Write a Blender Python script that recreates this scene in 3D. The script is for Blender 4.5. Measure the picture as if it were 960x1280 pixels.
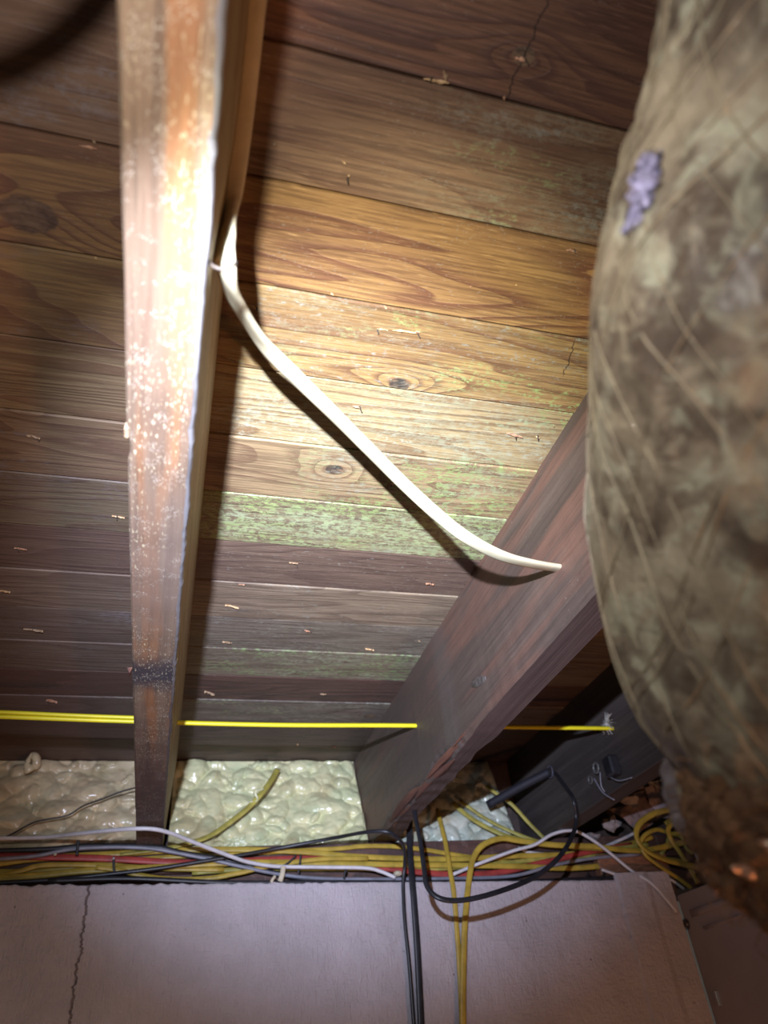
import bpy, bmesh, math, random
from mathutils import Vector, Matrix, noise
for o in list(bpy.data.objects): bpy.data.objects.remove(o)
C = bpy.context.scene.collection
R = math.radians
# ------------------------------------------------------------------ camera
# X runs along the boards (right), Y along the joists towards the wall, Z up; the lens is the origin
F = 906.0
AX = Vector((0.96266885, -0.25551332, -0.08933992))    # image right in world axes
AY = Vector((0.09021697, 0.6140562, -0.7840892))       # image down
AZ = Vector((0.25520497, 0.74675828, 0.61418442))      # view direction
cam_d = bpy.data.cameras.new('camera'); cam = bpy.data.objects.new('camera', cam_d); C.objects.link(cam)
cam.matrix_world = Matrix(((AX[0], -AY[0], -AZ[0], 0), (AX[1], -AY[1], -AZ[1], 0), (AX[2], -AY[2], -AZ[2], 0), (0, 0, 0, 1)))
cam_d.sensor_fit = 'VERTICAL'; cam_d.sensor_height = 36; cam_d.sensor_width = 27; cam_d.lens = F/1280*36
cam_d.clip_start = 0.01; cam_d.clip_end = 50
cam_d.dof.use_dof = True; cam_d.dof.focus_distance = 0.78; cam_d.dof.aperture_fstop = 5.6
bpy.context.scene.camera = cam
def ray(u, v):
    return AX*(u-480)+AY*(v-640)+AZ*F
def atZ(u, v, z): a = ray(u, v); return a*(z/a.z)
def atX(u, v, x): a = ray(u, v); return a*(x/a.x)
def atY(u, v, y): a = ray(u, v); return a*(y/a.y)
def atD(u, v, d): return ray(u, v).normalized()*d
# ------------------------------------------------------------------ world, lamps, exposure
vs = bpy.context.scene.view_settings
vs.view_transform = 'Standard'; vs.look = 'None'; vs.gamma = 1; vs.use_curve_mapping = False; vs.exposure = 0.0
w = bpy.data.worlds.new('world'); bpy.context.scene.world = w; w.use_nodes = True
w.node_tree.nodes['Background'].inputs[0].default_value = (1.0, 0.88, 0.74, 1)
w.node_tree.nodes['Background'].inputs[1].default_value = 0.055
LAMP = Vector((-0.044, -0.005, 0.148))
def lamp(name, kind, loc, target, energy, color, size, cone=None, blend=1.0):
    l = bpy.data.lights.new(name, kind); l.energy = energy; l.color = color; l.shadow_soft_size = size
    if cone: l.spot_size = R(cone); l.spot_blend = blend
    o = bpy.data.objects.new(name, l); C.objects.link(o); o.location = loc
    o.rotation_euler = (Vector(target)-Vector(loc)).to_track_quat('-Z', 'Y').to_euler()
    return o
lamp('flashlight_beam', 'SPOT', LAMP, atZ(430, 760, 0.52), 108.0, (0.66, 0.74, 1.0), 0.006, 58, 1.0)
lamp('flashlight_core', 'SPOT', LAMP, atZ(520, 530, 0.52), 26.0, (1.0, 1.0, 0.78), 0.006, 48, 1.0)
lamp('flashlight_spill', 'SPOT', LAMP, atZ(300, 500, 0.52), 5.0, (1.0, 0.97, 0.95), 0.006, 140, 1.0)
lamp('room_bulb', 'POINT', (0.6, -0.25, -0.8), (0, 0, 0), 16.0, (1.0, 0.42, 0.18), 0.05)

# ------------------------------------------------------------------ helpers
HC = 0.52; HB = 0.338                                   # heights of board underside and joist underside
def tag(o, label=None, cat=None, group=None, kind=None):
    if label: o['label'] = label
    if cat: o['category'] = cat
    if group: o['group'] = group
    if kind: o['kind'] = kind
    return o
def link(name, me, mat=None, parent=None):
    o = bpy.data.objects.new(name, me); C.objects.link(o)
    if mat and not me.materials: me.materials.append(mat)
    if parent: o.parent = parent
    return o
def pyd(name, vs_, fs, mat=None, parent=None, smooth=False):
    me = bpy.data.meshes.new(name); me.from_pydata([tuple(v) for v in vs_], [], fs); me.update()
    bm = bmesh.new(); bm.from_mesh(me); bmesh.ops.recalc_face_normals(bm, faces=bm.faces); bm.to_mesh(me); bm.free()
    if smooth: me.shade_smooth()
    return link(name, me, mat, parent)
def boxd(x0, x1, y0, y1, z0, z1, bev=0.0, jit=0.0, seed=0):
    bm = bmesh.new()
    r = bmesh.ops.create_cube(bm, size=1)
    for v in bm.verts:
        v.co = Vector(((x0+x1)/2+v.co.x*(x1-x0), (y0+y1)/2+v.co.y*(y1-y0), (z0+z1)/2+v.co.z*(z1-z0)))
    if bev: bmesh.ops.bevel(bm, geom=list(bm.edges), offset=bev, segments=1, affect='EDGES')
    if jit:
        rg = random.Random(seed)
        for v in bm.verts: v.co += Vector([rg.uniform(-jit, jit) for _ in range(3)])
    return bm
def bmo(name, bm, mat=None, parent=None, smooth=False):
    me = bpy.data.meshes.new(name); bm.to_mesh(me); bm.free()
    if smooth: me.shade_smooth()
    return link(name, me, mat, parent)
def empty(name, loc):
    o = bpy.data.objects.new(name, None); C.objects.link(o); o.location = loc; o.empty_display_size = 0.03
    bpy.context.view_layer.update(); return o
def adopt(ch, par):
    ch.parent = par; ch.matrix_parent_inverse = Matrix.Translation(par.location).inverted()
    return ch
def spline(P, n=8):
    P = [Vector(p) for p in P]; out = []
    Q = [P[0]*2-P[1]]+P+[P[-1]*2-P[-2]]
    for i in range(1, len(Q)-2):
        a, b, c, d = Q[i-1:i+3]
        for k in range(n):
            t = k/n
            out.append(0.5*((2*b)+(c-a)*t+(2*a-5*b+4*c-d)*t*t+(3*b-a-3*c+d)*t**3))
    out.append(P[-1]); return out
def sweep(P, wd, th, flat=(0, 0, 1), twist=0.0, n=8, seg=10, groove=False, taper=None):
    """tube with rounded flat section; `flat` is the direction the broad side faces"""
    S = spline(P, n); V = []; Fc = []; N = len(S)
    L = 0; acc = [0]
    for i in range(1, N): L += (S[i]-S[i-1]).length; acc.append(L)
    for i, p in enumerate(S):
        t = (S[min(i+1, N-1)]-S[max(i-1, 0)]).normalized()
        nrm = Vector(flat)-t*t.dot(Vector(flat))
        if nrm.length < 1e-3: nrm = t.orthogonal()
        nrm.normalize(); sd = t.cross(nrm)
        a = twist*acc[i]/L
        n2 = nrm*math.cos(a)+sd*math.sin(a); s2 = sd*math.cos(a)-nrm*math.sin(a)
        k_ = taper(acc[i]/L) if taper else 1.0
        for j in range(seg):
            q = 2*math.pi*j/seg; cx = math.cos(q); cy = math.sin(q)
            e = 0.72 if wd > th*1.3 else 1.0
            x = math.copysign(abs(cx)**e, cx)*wd/2*k_; y = math.copysign(abs(cy)**e, cy)*th/2*k_
            V.append(p+s2*x+n2*y)
    for i in range(N-1):
        for j in range(seg):
            a = i*seg+j; b = i*seg+(j+1) % seg
            Fc.append((a, b, b+seg, a+seg))
    Fc.append(tuple(range(seg))[::-1]); Fc.append(tuple((N-1)*seg+j for j in range(seg)))
    return V, Fc
def cable(name, P, wd, th, mat, label=None, cat='cable', group=None, parent=None, **k):
    V, Fc = sweep(P, wd, th, **k)
    o = pyd(name, V, Fc, mat, parent, smooth=True)
    if label: tag(o, label, cat, group)
    return o

# ------------------------------------------------------------------ materials
class NT:
    def __init__(s, name):
        s.m = bpy.data.materials.new(name); s.m.use_nodes = True; s.t = s.m.node_tree; s.t.nodes.clear()
        s.out = s.t.nodes.new('ShaderNodeOutputMaterial'); s.b = s.t.nodes.new('ShaderNodeBsdfPrincipled')
        s.t.links.new(s.b.outputs[0], s.out.inputs[0])
    def put(s, sock, v):
        if isinstance(v, bpy.types.NodeSocket): s.t.links.new(v, sock)
        elif isinstance(v, (tuple, list)) and len(v) == 3 and sock.type == 'RGBA': sock.default_value = (*v, 1)
        else: sock.default_value = v
    def math(s, op, a, b=0.0, c=None, clamp=False):
        n = s.t.nodes.new('ShaderNodeMath'); n.operation = op; n.use_clamp = clamp
        s.put(n.inputs[0], a); s.put(n.inputs[1], b)
        if c is not None: s.put(n.inputs[2], c)
        return n.outputs[0]
    def pos(s):
        return s.t.nodes.new('ShaderNodeNewGeometry').outputs['Position']
    def obj(s):
        return s.t.nodes.new('ShaderNodeTexCoord').outputs['Object']
    def vmul(s, v, k, add=(0, 0, 0)):
        n = s.t.nodes.new('ShaderNodeVectorMath'); n.operation = 'MULTIPLY_ADD'
        s.put(n.inputs[0], v); n.inputs[1].default_value = k; n.inputs[2].default_value = add
        return n.outputs[0]
    def noise(s, v, scale=1.0, detail=4, rough=0.55, dist=0.0):
        n = s.t.nodes.new('ShaderNodeTexNoise'); s.put(n.inputs['Vector'], v)
        n.inputs['Scale'].default_value = scale; n.inputs['Detail'].default_value = detail
        n.inputs['Roughness'].default_value = rough; n.inputs['Distortion'].default_value = dist
        return n.outputs[0]
    def voro(s, v, scale=1.0, feat='F1'):
        n = s.t.nodes.new('ShaderNodeTexVoronoi'); n.feature = feat; s.put(n.inputs['Vector'], v); n.inputs['Scale'].default_value = scale
        return n.outputs['Distance']
    def step(s, x, a, b, lo=0.0, hi=1.0):
        n = s.t.nodes.new('ShaderNodeMapRange'); n.interpolation_type = 'SMOOTHSTEP'
        s.put(n.inputs[0], x); n.inputs[1].default_value = a; n.inputs[2].default_value = b
        n.inputs[3].default_value = lo; n.inputs[4].default_value = hi
        return n.outputs[0]
    def mix(s, f, a, b, mode='MIX'):
        n = s.t.nodes.new('ShaderNodeMix'); n.data_type = 'RGBA'; n.blend_type = mode; n.clamp_factor = True
        s.put(n.inputs[0], f); s.put(n.inputs[6], a); s.put(n.inputs[7], b)
        return n.outputs[2]
    def sep(s, v):
        n = s.t.nodes.new('ShaderNodeSeparateXYZ'); s.put(n.inputs[0], v); return n.outputs
    def comb(s, x, y, z):
        n = s.t.nodes.new('ShaderNodeCombineXYZ'); s.put(n.inputs[0], x); s.put(n.inputs[1], y); s.put(n.inputs[2], z); return n.outputs[0]
    def bump(s, h, strength=0.3, dist=0.001):
        n = s.t.nodes.new('ShaderNodeBump'); s.put(n.inputs['Height'], h); n.inputs['Strength'].default_value = strength; n.inputs['Distance'].default_value = dist
        s.t.links.new(n.outputs[0], s.b.inputs['Normal'])
    def fin(s, col, rough=0.6, **k):
        s.put(s.b.inputs['Base Color'], col); s.put(s.b.inputs['Roughness'], rough)
        for kk, v in k.items(): s.put(s.b.inputs[kk.replace('_', ' ')], v)
        return s.m
def blob(s, X, Y, cx, cy, rx, ry):
    a = s.math('MULTIPLY', s.math('SUBTRACT', X, cx), 1/rx); b = s.math('MULTIPLY', s.math('SUBTRACT', Y, cy), 1/ry)
    return s.math('ADD', s.math('MULTIPLY', a, a), s.math('MULTIPLY', b, b))     # squared elliptical distance

def board_mat(name, light, dark, seed, rings=9, freq=(1.6, 16), green=0.0, grey=0.0, x0=-0.1, x1=0.5, knots=(), contrast=1.0, rough=0.62,
              green_col=(0.27, 0.36, 0.12), grey_col=(0.30, 0.31, 0.27), lgrey=0.0, cracks=()):
    s = NT(name); P = s.pos(); X, Y, Z = s.sep(P)
    warp = s.noise(s.vmul(P, (3, 9, 1), (seed*1.7, seed, 0)), 1, 2)
    base = s.noise(s.vmul(P, (freq[0], freq[1], 1), (seed*3.1, seed*0.37, seed)), 1.0, 1.5, 0.45, 0.25)
    base = s.math('ADD', base, s.math('MULTIPLY', warp, 0.10))
    kmask = None
    for (kx, ky, kr, kind) in knots:
        d2 = blob(s, X, Y, kx, ky, kr*2.6, kr*1.35)
        g = s.math('DIVIDE', 0.30, s.math('ADD', d2, 1.0))
        base = s.math('ADD', base, g)
        dk = s.math('ADD', blob(s, X, Y, kx, ky, kr, kr*0.72), s.math('MULTIPLY', s.noise(P, 160, 2), 0.6))
        k1 = s.step(dk, 1.45, 1.15)
        kmask = k1 if kmask is None else s.math('MAXIMUM', kmask, k1)
    saw = s.math('FRACT', s.math('MULTIPLY', base, rings*2.2))
    band = s.math('MULTIPLY', s.step(saw, 0.42, 0.93), s.step(saw, 1.0, 0.95))
    fib = s.noise(s.vmul(P, (14, 420, 60), (seed, 0, 0)), 1, 3, 0.6)
    fib2 = s.noise(s.vmul(P, (45, 900, 60), (0, seed, 0)), 1, 2, 0.6)
    col = s.mix(s.math('MULTIPLY', band, contrast, clamp=True), light, dark)
    big = s.noise(s.vmul(P, (3, 9, 3), (seed*2, 5, 1)), 1, 3)
    col = s.mix(s.step(big, 0.4, 0.72, 0, 0.6), col, dark)
    col = s.mix(s.step(fib, 0.38, 0.66, 0.0, 0.62), col, tuple(c*0.55 for c in dark))
    col = s.mix(s.step(fib2, 0.58, 0.72, 0, 0.32), col, tuple(min(1, c*1.7+0.04) for c in light))
    if kmask is not None:
        ring = s.noise(s.vmul(P, (60, 90, 1)), 1, 4, 0.7)
        kc = s.mix(s.step(ring, 0.35, 0.65), (0.035, 0.025, 0.02), (0.20, 0.12, 0.07))
        col = s.mix(kmask, col, kc)
    # mould and bleached bloom, stains with a shape of their own
    sp = s.noise(s.vmul(P, (150, 260, 1), (seed, 0, 0)), 1, 5, 0.72)
    pat = s.noise(s.vmul(P, (9, 22, 1), (seed*5, 2, 0)), 1, 3, 0.6)
    win = s.math('MULTIPLY', s.step(X, x0-0.06, x0+0.06), s.step(X, x1+0.06, x1-0.06))
    fs = s.math('MULTIPLY', s.step(s.noise(s.vmul(P, (420, 620, 1), (seed, 3, 0)), 1, 2, 0.7), 0.63, 0.69), s.step(s.noise(s.vmul(P, (16, 30, 1), (seed, 8, 0)), 1, 3), 0.44, 0.62))
    col = s.mix(s.math('MULTIPLY', fs, 0.55), col, (0.36, 0.33, 0.27))
    if green > 0:
        m = s.math('MULTIPLY', win, s.math('MULTIPLY', s.step(pat, 0.60-0.32*green, 0.74-0.22*green), s.step(sp, 0.55-0.10*green, 0.64-0.07*green)))
        gc = s.mix(s.noise(s.vmul(P, (30, 50, 1), (1, 7, 0)), 1, 3), tuple(c*0.55 for c in green_col), tuple(min(1, c*1.5) for c in green_col))
        col = s.mix(s.math('MULTIPLY', m, 0.85), col, gc)
    if green+grey > 0.5:
        hz = s.math('MULTIPLY', s.math('MULTIPLY', win, s.step(sp, 0.36, 0.6)), s.step(s.noise(s.vmul(P, (6, 24, 1), (seed*4, 1, 0)), 1, 5, 0.65), 0.42, 0.66))
        col = s.mix(s.math('MULTIPLY', hz, 0.34*min(1.5, green+grey)), col, (0.40, 0.43, 0.30))
    if grey > 0:
        m = s.math('MULTIPLY', win, s.math('MULTIPLY', s.step(pat, 0.66-0.3*grey, 0.36), s.step(sp, 0.60-0.1*grey, 0.66)))
        m2 = s.math('MULTIPLY', s.step(s.noise(s.vmul(P, (14, 30, 1), (seed*2, 9, 0)), 1, 4), 0.66-0.25*grey, 0.75), s.step(sp, 0.46, 0.66))
        m = s.math('MAXIMUM', m, s.math('MULTIPLY', m2, win))
        col = s.mix(s.math('MULTIPLY', m, 0.75), col, grey_col)
    if lgrey > 0:
        wl = s.step(X, 0.02, -0.04)
        m2 = s.math('MULTIPLY', s.step(s.noise(s.vmul(P, (12, 36, 1), (seed*2, 4, 0)), 1, 4), 0.68-0.3*lgrey, 0.72), s.step(sp, 0.42, 0.62))
        col = s.mix(s.math('MULTIPLY', s.math('MULTIPLY', m2, wl), 0.8), col, (0.27, 0.26, 0.27))
    for (ca, cb, cw) in cracks:
        sl = (cb.x-ca.x)/(cb.y-ca.y)
        ln = s.math('ADD', s.math('MULTIPLY', s.math('SUBTRACT', Y, ca.y), sl), s.math('ADD', ca.x, s.math('MULTIPLY', s.math('SUBTRACT', s.noise(s.vmul(P, (0, 1, 0)), 90, 3, 0.6), 0.5), 0.012)))
        dd = s.math('ABSOLUTE', s.math('SUBTRACT', X, ln))
        mk = s.math('MULTIPLY', s.step(dd, cw, cw*0.4), s.math('MULTIPLY', s.step(Y, min(ca.y, cb.y)-.002, min(ca.y, cb.y)+.004), s.step(Y, max(ca.y, cb.y)+.002, max(ca.y, cb.y)-.004)))
        col = s.mix(s.math('MULTIPLY', mk, 0.85), col, (0.02, 0.012, 0.01))
    # the boards turn darker brown left of the first joist
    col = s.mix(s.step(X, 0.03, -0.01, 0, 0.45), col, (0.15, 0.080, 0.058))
    s.bump(s.math('ADD', s.math('MULTIPLY', fib, 0.6), s.math('ADD', s.math('MULTIPLY', band, 0.5), s.math('MULTIPLY', sp, 0.5))), 0.55, 0.0012)
    return s.fin(col, rough)

def beam_mat(name, light, dark, seed, specks=0.0, edge=0.0, char=None, speck_col=(0.46, 0.40, 0.25), warm=None, rough=0.6):
    s = NT(name); P = s.pos(); X, Y, Z = s.sep(P)
    g = s.noise(s.vmul(P, (70, 2.2, 45), (seed, seed, 0)), 1, 4, 0.6, 0.3)
    f = s.noise(s.vmul(P, (330, 9, 300), (seed, 0, 0)), 1, 3, 0.65)
    b = s.noise(s.vmul(P, (10, 6, 10), (0, seed, 0)), 1, 3)
    col = s.mix(s.step(g, 0.35, 0.65), light, dark)
    if warm: col = s.mix(s.step(s.noise(s.vmul(P, (55, 3.0, 30), (seed*2, 1, 0)), 1, 2), 0.47, 0.62, 0, 0.8), col, warm)
    col = s.mix(s.step(b, 0.4, 0.7, 0, 0.5), col, dark)
    col = s.mix(s.step(f, 0.4, 0.75, 0, 0.4), col, tuple(c*0.4 for c in dark))
    if char:
        for (cy, ry, amt, cc) in char:
            d = s.math('ABSOLUTE', s.math('MULTIPLY', s.math('SUBTRACT', Y, cy), 1/ry))
            d = s.math('ADD', d, s.math('MULTIPLY', s.noise(P, 50, 3), 0.5))
            col = s.mix(s.math('MULTIPLY', s.step(d, 1.25, 0.35), amt), col, cc)
    if specks > 0:
        v = s.noise(s.vmul(P, (620, 170, 500), (seed, 0, 0)), 1, 2, 0.6)
        pt = s.noise(s.vmul(P, (30, 8, 20), (seed, 3, 0)), 1, 3)
        m = s.math('MULTIPLY', s.step(v, 0.60 if specks > 0.6 else 0.68, 0.66 if specks > 0.6 else 0.72), s.step(pt, 0.66-0.3*specks, 0.64))
        col = s.mix(s.math('MULTIPLY', m, 0.9), col, speck_col)
        if specks > 0.6:
         v2 = s.voro(s.vmul(P, (1100, 700, 1000)), 1)
         m = s.math('MULTIPLY', s.step(v2, 0.30, 0.2), s.step(s.noise(P, 90, 2), 0.52, 0.62))
         col = s.mix(m, col, (0.5, 0.47, 0.38))
    s.bump(s.math('ADD', f, g), 0.5, 0.0012)
    return s.fin(col, rough)

def plain(name, col, rough=0.5, var=0.15, scale=60, bump=0.0, stretch=(1, 1, 1), **k):
    s = NT(name); n = s.noise(s.vmul(s.pos(), stretch), scale, 4, 0.6)
    c = s.mix(s.step(n, 0.3, 0.7), tuple(max(0, x*(1-var)) for x in col), tuple(min(1, x*(1+var)) for x in col))
    if bump: s.bump(n, bump, 0.001)
    return s.fin(c, rough, **k)

def foam_mat(name, c1, c2, seed):
    s = NT(name); P = s.pos()
    n = s.noise(P, 26, 4, 0.6); f = s.noise(P, 240, 3, 0.6)
    c = s.mix(s.step(n, 0.35, 0.65), c1, c2)
    c = s.mix(s.step(s.noise(s.vmul(P, (1, 1, 1), (seed, 0, 0)), 12, 3), 0.5, 0.7, 0, 0.6), c, (0.42, 0.33, 0.17))
    s.bump(f, 0.25, 0.0015)
    return s.fin(c, 0.28, Coat_Weight=0.6, Coat_Roughness=0.16, Subsurface_Weight=0.0)
M = {}
M['foam_a'] = foam_mat('foam_tan', (0.60, 0.47, 0.29), (0.72, 0.61, 0.38), 1)
M['foam_b'] = foam_mat('foam_green', (0.56, 0.59, 0.34), (0.72, 0.69, 0.40), 4)
M['foam_c'] = foam_mat('foam_grey', (0.46, 0.52, 0.42), (0.58, 0.62, 0.52), 7)
M['yellow'] = plain('yellow_sheath', (0.43, 0.30, 0.045), 0.38, 0.2, 40)
M['bright_yellow'] = plain('bright_yellow_sheath', (0.78, 0.68, 0.02), 0.4, 0.06, 40)
M['old_yellow'] = plain('faded_yellow_sheath', (0.38, 0.33, 0.07), 0.45, 0.25, 50)
M['ivory'] = plain('ivory_sheath', (0.60, 0.55, 0.38), 0.38, 0.14, 35, stretch=(0.4, 0.4, 2))
M['white'] = plain('white_sheath', (0.62, 0.60, 0.62), 0.4, 0.1, 50)
M['grey'] = plain('grey_sheath', (0.22, 0.22, 0.26), 0.4, 0.2, 40)
M['black'] = plain('black_sheath', (0.018, 0.018, 0.022), 0.38, 0.3, 40)
M['red'] = plain('red_sheath', (0.36, 0.05, 0.04), 0.45, 0.2, 40)
M['steel'] = plain('bright_steel', (0.55, 0.54, 0.52), 0.35, 0.1, 80, Metallic=0.9)
M['rust'] = plain('rusty_nail', (0.06, 0.045, 0.035), 0.6, 0.3, 300, Metallic=0.3)
M['splinter'] = plain('fresh_splinter', (0.62, 0.40, 0.20), 0.6, 0.25, 300, stretch=(1, 4, 1))
M['splinter_b'] = plain('weathered_splinter', (0.36, 0.24, 0.14), 0.6, 0.3, 300)
M['splinter_c'] = plain('bruised_splinter', (0.42, 0.22, 0.13), 0.6, 0.35, 300)
M['red_splinter'] = beam_mat('rotten_red_wood', (0.20, 0.085, 0.05), (0.09, 0.038, 0.028), 31)
M['dust'] = plain('pale_fluff', (0.45, 0.43, 0.38), 0.9, 0.2, 200)

# ------------------------------------------------------------------ structure: ceiling of boards
bm = boxd(-0.62, 1.5, -0.6, 1.50, HC+0.021, HC+0.035)
ceiling = bmo('ceiling', bm, plain('dark_underlay', (0.02, 0.015, 0.012), 0.9)); ceiling['kind'] = 'structure'
px2c = lambda u, v: atZ(u, v, HC)
k1 = px2c(499, 480); k2 = px2c(418, 587); k3 = px2c(655, 70); k4 = px2c(35, 268); k5 = px2c(462, 895); k6 = px2c(30, 505)
BR = {   # row: light, dark, options
 -4: ((0.17, 0.08, 0.05), (0.09, 0.04, 0.03), {}),
 -3: ((0.17, 0.08, 0.05), (0.09, 0.04, 0.03), {}),
 -2: ((0.17, 0.08, 0.05), (0.09, 0.04, 0.03), {}),
 -1: ((0.19, 0.090, 0.050), (0.10, 0.045, 0.032), dict(rings=5, contrast=0.9, cracks=((px2c(688, -5), px2c(632, 124), 0.0009),), knots=((k3.x, k3.y, 0.008, 0),), lgrey=0.6)),
 0: ((0.26, 0.15, 0.08), (0.15, 0.075, 0.045), dict(rings=4, contrast=0.7, green=0.25, grey=0.75, x0=0.16, x1=0.5, lgrey=0.5, green_col=(0.26, 0.27, 0.12))),
 1: ((0.42, 0.24, 0.085), (0.17, 0.072, 0.034), dict(rings=7, contrast=1.0, freq=(1.5, 13), knots=((k4.x, k4.y, 0.020, 1),))),
 2: ((0.42, 0.27, 0.10), (0.19, 0.095, 0.042), dict(rings=6, freq=(1.4, 13), cracks=((px2c(719, 425), px2c(704, 470), 0.0008),), green=0.45, grey=0.35, x0=0.0, x1=0.45, lgrey=0.7, knots=((k1.x, k1.y, 0.0105, 0),))),
 3: ((0.40, 0.29, 0.14), (0.24, 0.145, 0.07), dict(rings=9, freq=(0.9, 16), grey=0.9, green=0.5, x0=0.0, x1=0.5, grey_col=(0.40, 0.40, 0.30))),
 4: ((0.36, 0.25, 0.13), (0.20, 0.12, 0.065), dict(rings=6, green=0.8, grey=0.6, x0=0.13, x1=0.5, lgrey=0.25, knots=((k2.x, k2.y, 0.010, 0), (k6.x, k6.y, 0.009, 0)))),
 5: ((0.26, 0.22, 0.12), (0.16, 0.11, 0.07), dict(rings=6, green=1.0, grey=0.7, x0=-0.02, x1=0.42, lgrey=0.9, green_col=(0.30, 0.38, 0.14))),
 6: ((0.20, 0.135, 0.095), (0.12, 0.075, 0.058), dict(rings=6, contrast=0.8, grey=0.15)),
 7: ((0.29, 0.22, 0.15), (0.17, 0.12, 0.085), dict(rings=9, grey=0.35, contrast=0.9)),
 8: ((0.21, 0.17, 0.13), (0.12, 0.09, 0.07), dict(rings=8, grey=0.6, contrast=0.8, lgrey=0.7)),
 9: ((0.21, 0.17, 0.12), (0.14, 0.10, 0.075), dict(rings=6, green=0.7, grey=0.4, x0=0.05, x1=0.42, green_col=(0.22, 0.32, 0.12), lgrey=0.8)),
 10: ((0.13, 0.07, 0.055), (0.07, 0.04, 0.03), dict(rings=6)),
 11: ((0.17, 0.13, 0.11), (0.10, 0.075, 0.06), dict(rings=6, grey=0.6, green=0.2, knots=((k5.x, k5.y, 0.011, 0),))),
 12: ((0.10, 0.065, 0.055), (0.06, 0.038, 0.032), dict(rings=6)),
 13: ((0.11, 0.07, 0.055), (0.06, 0.038, 0.03), dict(rings=6)),
}
planks = {}
rg = random.Random(3)
for k, (lt, dk, opt) in BR.items():
    y0 = (0.34+0.172*k)*HC; y1 = y0+0.172*HC
    if k == 13: y1 = 1.47
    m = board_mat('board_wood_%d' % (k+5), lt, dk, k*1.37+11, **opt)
    dz = rg.uniform(-0.0006, 0.0010)
    # section of a board with eased edges, slightly wandering along its length
    V = []; Fc = []; xs = [-0.6+i*(2.06/12) for i in range(13)]
    for x in xs:
        wob = noise.noise(Vector((x*2.5, k*3.3, 0)))*0.0012; wob2 = noise.noise(Vector((x*2.5, (k+1)*3.3, 0)))*0.0012
        a = y0+0.0010+wob; b = y1-0.0010+wob2
        for (yy, zz) in ((a, HC+0.0195), (a, HC+0.0012), (a+0.0009, HC+dz), (b-0.0009, HC+dz), (b, HC+0.0012), (b, HC+0.0195)):
            V.append((x, yy, zz))
    for i in range(12):
        for j in range(6):
            a = i*6+j; b = i*6+(j+1) % 6; Fc.append((a, b, b+6, a+6))
    Fc.append((0, 1, 2, 3, 4, 5)); Fc.append(tuple(72+j for j in range(6)))
    planks[k] = pyd('plank', V, Fc, m, ceiling)
def plank_at(y):
    k = int(math.floor((y/HC-0.34)/0.172)); return planks[max(-4, min(13, k))]

# splinters, staples and nail tips poking out of the boards
def splinter(u, v, ln, wd, ang=0.0, mat='splinter', nail=False, lift=0.25):
    p = px2c(u, v); par = plank_at(p.y)
    c, s_ = math.cos(ang), math.sin(ang)
    V = []; n = 6
    rs = random.Random(int(u*7+v))
    for i in range(n+1):
        t = i/n; x = (t-0.5)*ln; hw = wd/2*math.sin(math.pi*min(0.97, max(0.05, t*0.9+0.05)))*rs.uniform(0.45, 1.5)
        z = -0.0008-ln*lift*t*t*0.35
        for (dy, dz_) in ((-hw*rs.uniform(.5, 1.5), 0), (hw*rs.uniform(-.5, .5), -wd*0.35*rs.uniform(.4, 1.6)), (hw, 0), (0, 0.0012)):
            V.append((p.x+c*x-s_*dy, p.y+s_*x+c*dy, HC+z+dz_))
    Fc = [(i*4+j, i*4+(j+1) % 4, i*4+4+(j+1) % 4, i*4+4+j) for i in range(n) for j in range(4)]+[(0, 1, 2, 3), (n*4, n*4+1, n*4+2, n*4+3)]
    pyd('splinter', V, Fc, M[mat], par)
    if nail:
        q = p+Vector((rs.uniform(-.5, .5)*ln, rs.uniform(-1, 1)*wd, 0)); ax_ = rs.uniform(-.003, .003); ln_ = rs.uniform(0.3, 0.9)
        V, F2 = sweep([(q.x, q.y, HC+0.004), (q.x+ax_*0.5, q.y+0.001, HC-0.003*ln_), (q.x+ax_, q.y+0.002, HC-0.0055*ln_)], 0.0022, 0.0022, n=2, seg=6, taper=lambda t: 1-0.6*t)
        pyd('nail_tip', V, F2, M['rust'], par)
SP = [(545, 100, .028, .004, -.1, 1), (556, 94, .012, .003, .9, 0), (648, 73, .014, .003, -.1, 1), (430, 203, .005, .002, .4, 0), (436, 219, .003, .003, 0, 1),
      (714, 313, .016, .003, 0, 1), (505, 413, .034, .003, -.02, 1), (478, 411, .016, .002, 0, 1), (522, 414, .008, .003, 0, 1), (482, 384, .005, .002, .8, 0),
      (445, 508, .012, .003, 0, 1), (643, 543, .030, .0035, -.03, 1), (672, 546, .008, .003, .2, 1), (692, 532, .006, .002, .8, 0), (492, 604, .012, .003, 0, 1),
      (660, 712, .004, .004, .2, 0), (367, 703, .018, .003, 0, 1), (537, 729, .018, .004, 0, 1), (290, 757, .030, .004, .15, 1), (284, 802, .022, .005, 0, 1),
      (384, 788, .014, .004, .2, 1), (462, 811, .022, .004, 0, 1), (524, 801, .005, .004, .3, 0), (302, 730, .012, .003, 0, 0), (318, 384, .006, .002, .8, 1),
      (404, 867, .016, .004, 0, 0), (417, 933, .010, .005, 0, 0), (372, 930, .005, .005, 0, 0), (42, 545, .020, .004, 0, 1), (26, 685, .022, .004, -.05, 1),
      (5, 738, .024, .004, 0, 1), (42, 786, .040, .006, 0, 1), (65, 875, .026, .008, .3, 1), (148, 645, .022, .003, .15, 1), (118, 177, .005, .002, .8, 0),
      (110, 183, .020, .0025, -.05, 0), (120, 322, .004, .002, .6, 0), (343, 180, .004, .002, .7, 0), (588, 358, .003, .0015, .4, 0), (645, 356, .003, .0015, .4, 0),
      (262, 865, .03, .008, .5, 1), (630, 122, .005, .002, 1.2, 0), (415, 367, .005, .002, .6, 0), (470, 386, .004, .002, 1.2, 0)]
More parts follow.
